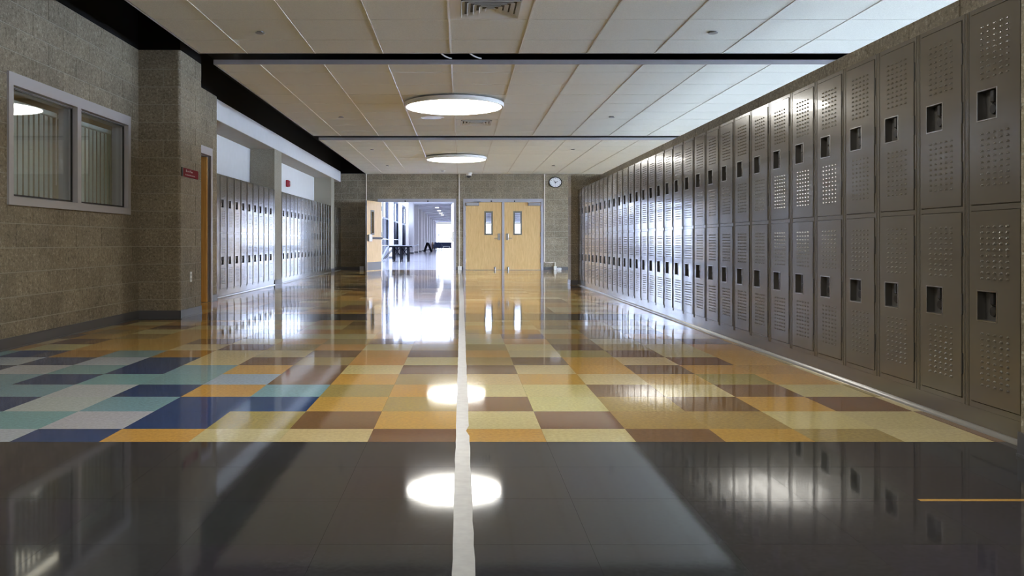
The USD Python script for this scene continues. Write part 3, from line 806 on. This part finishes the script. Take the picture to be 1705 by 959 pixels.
# open leaf: hinge at the frame's low-x side, swung 107 degrees towards the corridor
hinge = (ex(635.5), YE - .03)
ang = math.radians(107)
def swing(ms):
    """local x runs from the hinge along the leaf, local y is the thickness away from the seen face"""
    R_ = trimesh.transformations.rotation_matrix(-ang, (0, 0, 1)); R_[:2, 3] = hinge
    out = []
    for m in (ms if isinstance(ms, list) else [ms]):
        m = m.copy(); m.apply_transform(R_); out.append(m)
    return out
win = (.62, 1.13, .83, 1.82)
ms = leaf_mesh(LWD, LH, .05, win)
for m in ms: m.apply_translation((0, -.05, 0))   # seen face at local y = 0
d = obj('leaf', swing(ms), 'maple', t)
fr = sbox(win[0] - .03, win[1] - .03, win[2] + .03, win[3] + .03).difference(sbox(win[0] + .02, win[1] + .02, win[2] - .02, win[3] - .02))
obj('lite_frame', swing(on_plane(ext(fr, .012), 'y', -.003, 1)), 'lite_frame', d)
obj('lite_pane', swing(bx(win[0], win[2], -.03, -.022, win[1], win[3])), 'glass', d)
obj('edge_plate', swing(bx(LWD - .002, LWD + .003, -.05, 0, .006, LH)), 'grey_metal', d)
obj('kick_plate', swing(rbx(.04, LWD - .02, 0, .004, .02, .27, .001)), 'kick_metal', d)
obj('push_bar', swing([rbx(.05, LWD - .25, .03, .065, .975, 1.02, .008)]), 'bronze', d)
obj('bar_rail', swing([rbx(.04, LWD - .05, .0, .035, .965, 1.03, .005)]), 'black_plastic', d)
obj('latch_case', swing([rbx(LWD - .22, LWD - .01, 0, .09, .90, 1.11, .012)]), 'bright_metal', d)
obj('lever', swing([cyl((LWD - .1, -.05, 1.0), (LWD - .1, -.10, 1.0), .013, 10), bar((LWD - .1, -.10, 1.0), (LWD - .24, -.10, 1.0), .02)]), 'bright_metal', d)
for z in (.3, 1.12, 1.93): obj('hinge', swing(cyl((-.006, .0, z - .07), (-.006, .0, z + .07), .016, 10)), 'dull_metal', d)

a0, a1 = np.array((ex(755.3), YE + .20)), np.array((ex(755.3) - .085, YE + .20 + 1.12))
dv = (a1 - a0) / np.linalg.norm(a1 - a0)
def along(m):
    R_ = np.eye(4); R_[:2, 0] = dv; R_[:2, 1] = (-dv[1], dv[0]); R_[:2, 3] = a0
    m.apply_transform(R_); return m
d2 = obj('leaf', along(rbx(.004, 1.13, -.05, 0, .006, LH, .003)), 'maple', t)
obj('lever', [along(cyl((1.03, 0, 1.0), (1.03, .06, 1.0), .013, 10)), along(bar((1.03, .06, 1.0), (.90, .06, 1.0), .02))], 'bright_metal', d2)
obj('lock_trim', along(rbx(.99, 1.07, 0, .022, .92, 1.14, .006)), 'bright_metal', d2)

# conduits and boxes on the end wall
def conduit(px, pts, label, boxat=None, bw=.07):
    t = thing('conduit', label, 'conduit')
    x = ex(px)
    P = [(x, ZC - .022)] + pts
    segs = [rbx(min(a[0], b[0]) - .017, max(a[0], b[0]) + .017, YE - .032, YE - .002, min(a[1], b[1]) - .0, max(a[1], b[1]) + .017, .004) for a, b in zip(P[:-1], P[1:])]
    obj('raceway', segs, 'cream', t)
    if boxat: obj('junction_box', rbx(boxat[0] - bw, boxat[0] + bw, YE - .07, YE - .002, boxat[1] + .001, boxat[1] + .12, .006), 'white_plastic', t)
conduit(610, [(ex(610), .05)], 'cream raceway running down the end wall beside the open door', (ex(602.5), .0), .062)
conduit(764.5, [(ex(764.5), .05)], 'cream raceway between the two door openings', (ex(765.5), .0), .062)
conduit(906.3, [(ex(906.3), ez(437)), (ex(924), ez(437)), (ex(924), .05)], 'cream raceway below the clock turning along the wall to a floor box', (ex(924), .0), .045)
t = thing('wall_outlet', 'small white data outlet at the floor below the clock', 'outlet', (ex(931), YE, .0))
obj('cover_plate', rbx(-.065, .065, -.03, 0, .0, .07, .004), 'white_plastic', t)
obj('socket', [bx(-.04, -.01, -.033, -.029, .02, .05), bx(.01, .04, -.033, -.029, .02, .05)], 'grey_metal', t)

# clock
t = thing('wall_clock', 'round wall clock with black rim high on the end wall', 'clock', (ex(924.7), YE, ez(303.6)))
def ell(prof, n=48):
    m = lathe(prof, n, (0, -1, 0)); m.vertices[:, 0] *= .2096 / .2; m.vertices[:, 2] *= .1725 / .2
    return m
obj('rim', ell([(.170, 0), (.2, .0), (.2, .03), (.192, .04), (.174, .034), (.170, 0)]), 'black_plastic', t, smooth=40)
obj('face', ell([(0, 0), (.182, 0), (.182, .02), (0, .02)]), 'clock_face', t)
for h in range(1, 13):
    q = math.radians(h * 30)
    g = meshkit.text_mesh(str(h), .028, .001)
    c = g.bounds.mean(0); v = g.vertices - c
    px, pz = math.sin(q) * .145, math.cos(q) * .145
    g.vertices = np.stack([v[:, 0] * 1.05 + px * 1.048, -.0205 - (v[:, 2] + .0005), v[:, 1] * .9 + pz * .8625], 1); g.fix_normals()
    obj('numeral', g, 'clock_ink', t)
def hand(deg, ln, w):
    q = math.radians(deg)
    d = np.array([math.sin(q) * 1.048, 0, math.cos(q) * .8625])
    return bar(np.array((0, -.024, 0)) - d * .03, np.array((0, -.024, 0)) + d * ln, w, .003)
obj('hour_hand', hand(70, .075, .016), 'clock_ink', t)
obj('minute_hand', hand(-40, .085, .013), 'clock_ink', t)
obj('second_hand', hand(185, .07, .008), 'clock_ink', t)
obj('hub', ell([(0, .02), (.014, .02), (.014, .03), (0, .03)], 16), 'clock_ink', t)

# ---------------------------------------------------------------- hall beyond the doors
HL, HR, H1, HZ, HA = -4.95, 12.0, 128.0, 4.02, 8.4
YA = 57.0     # the tall entrance hall ends here, the long hall goes on lower
obj('floor', bx(-6.0, HR + .2, YE + .02, H1 + .3, -.06, 0), 'hall_floor', label='pale glossy floor of the bright hall beyond the doors', cat='floor', kind='structure')
obj('ceiling', bx(HL - .3, HR + .2, YA, H1 + .2, HZ, HZ + .1), 'hall_wall', label='white ceiling of the long hall beyond the doors', cat='ceiling', kind='structure')
obj('ceiling', bx(HL - .3, HR + .2, YE + .2, YA + .2, HA, HA + .1), 'hall_wall', label='high white ceiling of the entrance hall just beyond the doors', cat='ceiling', kind='structure')
grid_window('window_5', 'y', YA + .1, HL, HR, HZ + .1, HA, [HL + 2.1 * k for k in range(1, 8)], [6.2], 'high window over the mouth of the long hall', fw=.08)
for i in range(11):
    yb = 57.2 + 6.4 * i
    obj(f'trim_{i + 1}', bx(-3.735, HR, yb - .22, yb + .22, HZ - .09, HZ - .001), 'hall_wall', label='white ceiling beam across the hall beyond the doors', cat='beam', group='ceiling beams of the hall', kind='structure')
obj('wall_right', [bx(HR, HR + .2, YE + .2, YA + 1, 0, HA), bx(HR, HR + .2, YA + 1, H1 + .2, 0, .5)], 'hall_wall', label='white wall along the far side of the hall', cat='wall', kind='structure')
obj('wall_back', [bx(HL - .3, HR, YE + .2, YE + .3, 3.03, HA + .1), bx(HL - .3, -4.3, YE + .19, YE + .3, 0, 3.1)], 'hall_wall', label='white hall side of the end wall above the doors', cat='wall', kind='structure')
for i in range(14):
    yb = 38.0 + 6.4 * i
    t = thing('column', f'square pale column, {ORD[i]} along the window side of the hall beyond the doors', 'column', (0, 0, 0), kind='structure')
    wl = -3.94 if i < 4 else -4.16
    obj('shaft', rbx(wl, -3.74, yb - .25, yb + .2, 0, HA if i < 3 else HZ, .01), 'cream' if i < 4 else 'hall_column', t)
    obj('base_trim', bx(wl - .01, -3.73, yb - .26, yb + .21, 0, .10), 'rubber_base', t)
gu = [YE + .4 + 3.2 * k for k in range(1, 10)]
grid_window('window_3', 'x', HL - .1, YE + .4, 57.0, .0, HA, gu, [2.45, 5.4], 'tall dark-framed glass wall along the entrance hall beyond the doors', fw=.12, depth=.18, low='spandrel')
grid_window('window_7', 'x', HL - .1, 57.0, 76.0, .0, HZ, [57 + 3.17 * k for k in range(1, 6)], [2.45], 'dark-framed glass wall at the start of the long hall beyond the doors', fw=.12, depth=.18, low='spandrel')
obj('wall_left', [bx(HL - .2, -4.1, 76.0, 76.2, 0, HZ), bx(-4.25, -4.1, 63.6, H1, 0, HZ)], 'hall_wall', label='pale wall behind the farther columns of the hall beyond the doors', cat='wall', kind='structure')
grid_window('window_4', 'y', H1 + .1, HL, HR, .0, HZ, [-3.6, 1.2, 6.0], [2.1], 'bright end window of the hall beyond the doors', fw=.10, depth=.12)
grid_window('window_6', 'x', HR + .1, YA + 1, H1, .5, HZ, [YA + 1 + 5 * k for k in range(1, 14)], [2.6], 'long window row on the far side of the long hall', glass='dark_glass')
for z in (1.06, .70):
    obj('handrail', [cyl((-4.3, 26, z), (-4.3, 56, z), .022, 10)] + [bar((-4.3, q, z), (-5.0, q, z), .02) for q in range(27, 52, 6)], 'bright_metal', label=f'silver {"upper" if z > .8 else "lower"} rail along the hall windows', cat='handrail')
for y_, x_ in ((70, -2.1), (76.4, -2.1), (82.8, -2.1), (89.2, -2.1)):
    t = thing('downlight', f'small round downlight in the hall ceiling, {ORD[int((y_ - 69) // 6.4)]} from the doors', 'lamp', (x_, y_, HZ), group='downlights of the hall')
    obj('trim_ring', lathe([(.16, -.02), (.2, -.015), (.2, .001), (.16, .001), (.16, -.02)], 24), 'white_plastic', t, smooth=30)
    obj('lens', lathe([(0, -.16), (.10, -.15), (.155, -.10), (.16, -.02), (0, -.02)], 24), 'downlight_lens', t)
# outside
obj('ground', bx(-60, 70, -40, 200, -.2, -.08), 'pavement', label='pale pavement outside the windows', cat='ground', kind='structure')

# cafeteria table on castors
def cafe_table(loc, label):
    t = thing('folding_table', label, 'table', loc)
    obj('tabletop', rbx(-.56, .52, -.5, .5, .705, .735, .008), 'laminate', t)
    obj('apron', rbx(-.52, .48, -.46, .46, .65, .705, .006), 'black_matte', t)
    f = rbx(-.0, .26, -.5, .5, -.015, .015, .006)
    f.apply_transform(trimesh.transformations.rotation_matrix(math.radians(-18), (0, 1, 0))); f.apply_translation((.52, 0, .68))
    obj('end_flap', f, 'laminate', t)
    for x in (-.36, -.02, .30):
        for s in (-1, 1):
            obj('leg', [bar((x, s * .38, .70), (x + .02, s * .38, .10), .085), bar((x + .02, s * .38, .10), (x + .02, s * .48, .10), .04)], 'black_matte', t)
            obj('castor', [cyl((x - .005, s * .46, .055), (x + .045, s * .46, .055), .055, 14)], 'black_matte', t)
    for x in (-.36, -.02): [obj('brace', b_, 'black_matte', t) for b_ in (bar((x, -.38, .18), (x + .33, -.38, .64), .035), bar((x + .33, .38, .18), (x, .38, .64), .035))]
    b = rbx(-.04, .04, -.45, .45, -.32, .32, .01)
    b.apply_transform(trimesh.transformations.rotation_matrix(math.radians(26), (0, 1, 0))); b.apply_translation((-.72, 0, .38))
    obj('bench_seat', b, 'grey_metal', t)
    [obj('bench_arm', bar((-.78, s * .4, .12), (-.4, s * .4, .55), .03), 'black_matte', t) for s in (-1, 1)]
cafe_table((-2.72, 36.6, 0), 'grey topped folding table on black castors just inside the hall')
# A-frame board
t = thing('sandwich_board', 'dark A-frame sign board standing by the hall columns', 'sign board', (-3.2, 77.0, 0), 28)
def tilt(m, a, o):
    m.apply_transform(trimesh.transformations.rotation_matrix(math.radians(a), (0, 1, 0))); m.apply_translation(o); return m
obj('front_board', tilt(rbx(-.03, .03, -.2, .2, -.46, .46, .008), -24, (.2, 0, .43)), 'black_matte', t)
obj('rear_board', tilt(rbx(-.03, .03, -.2, .2, -.46, .46, .008), 20, (-.19, 0, .44)), 'black_matte', t)
obj('hinge_bar', cyl((0, -.21, .86), (0, .21, .86), .03, 10), 'dull_metal', t)
def armchair(loc, label, fab, w=.42, rz=0):
    t = thing('armchair' if w < .6 else 'sofa', label, 'armchair' if w < .6 else 'sofa', loc, rz)
    obj('seat', rbx(-w, w, -.42, .35, .22, .44, .05), fab, t)
    obj('backrest', rbx(-w - .03, w + .03, .30, .50, .22, .92, .06), fab, t)
    for s in (-1, 1):
        obj('arm', rbx(s * (w + .03) - .1, s * (w + .03) + .1, -.42, .5, .12, .64, .05), fab, t)
        for y_ in (-.36, .42): obj('leg', bar((s * w, y_, 0), (s * w, y_, .14), .05), 'black_plastic', t)
armchair((-3.5, 103.0, 0), 'brown armchair by the hall columns near the end window', 'tan_fabric', .18, 40)
armchair((-2.95, 101.4, 0), 'navy armchair left of the low table near the hall end window', 'navy_fabric')
armchair((-1.8, 103.5, 0), 'navy sofa behind the low table near the hall end window', 'navy_fabric', .95)
armchair((-.7, 101, 0), 'navy armchair right of the low table near the hall end window', 'navy_fabric')
t = thing('low_table', 'low white table between the navy armchairs in the hall', 'table', (-1.85, 100.6, 0))
obj('tabletop', rbx(-.42, .42, -.3, .3, .36, .42, .01), 'white_plastic', t)
for a in (-.36, .36):
    for b in (-.24, .24): obj('leg', bar((a, b, 0), (a, b, .37), .05), 'white_plastic', t)
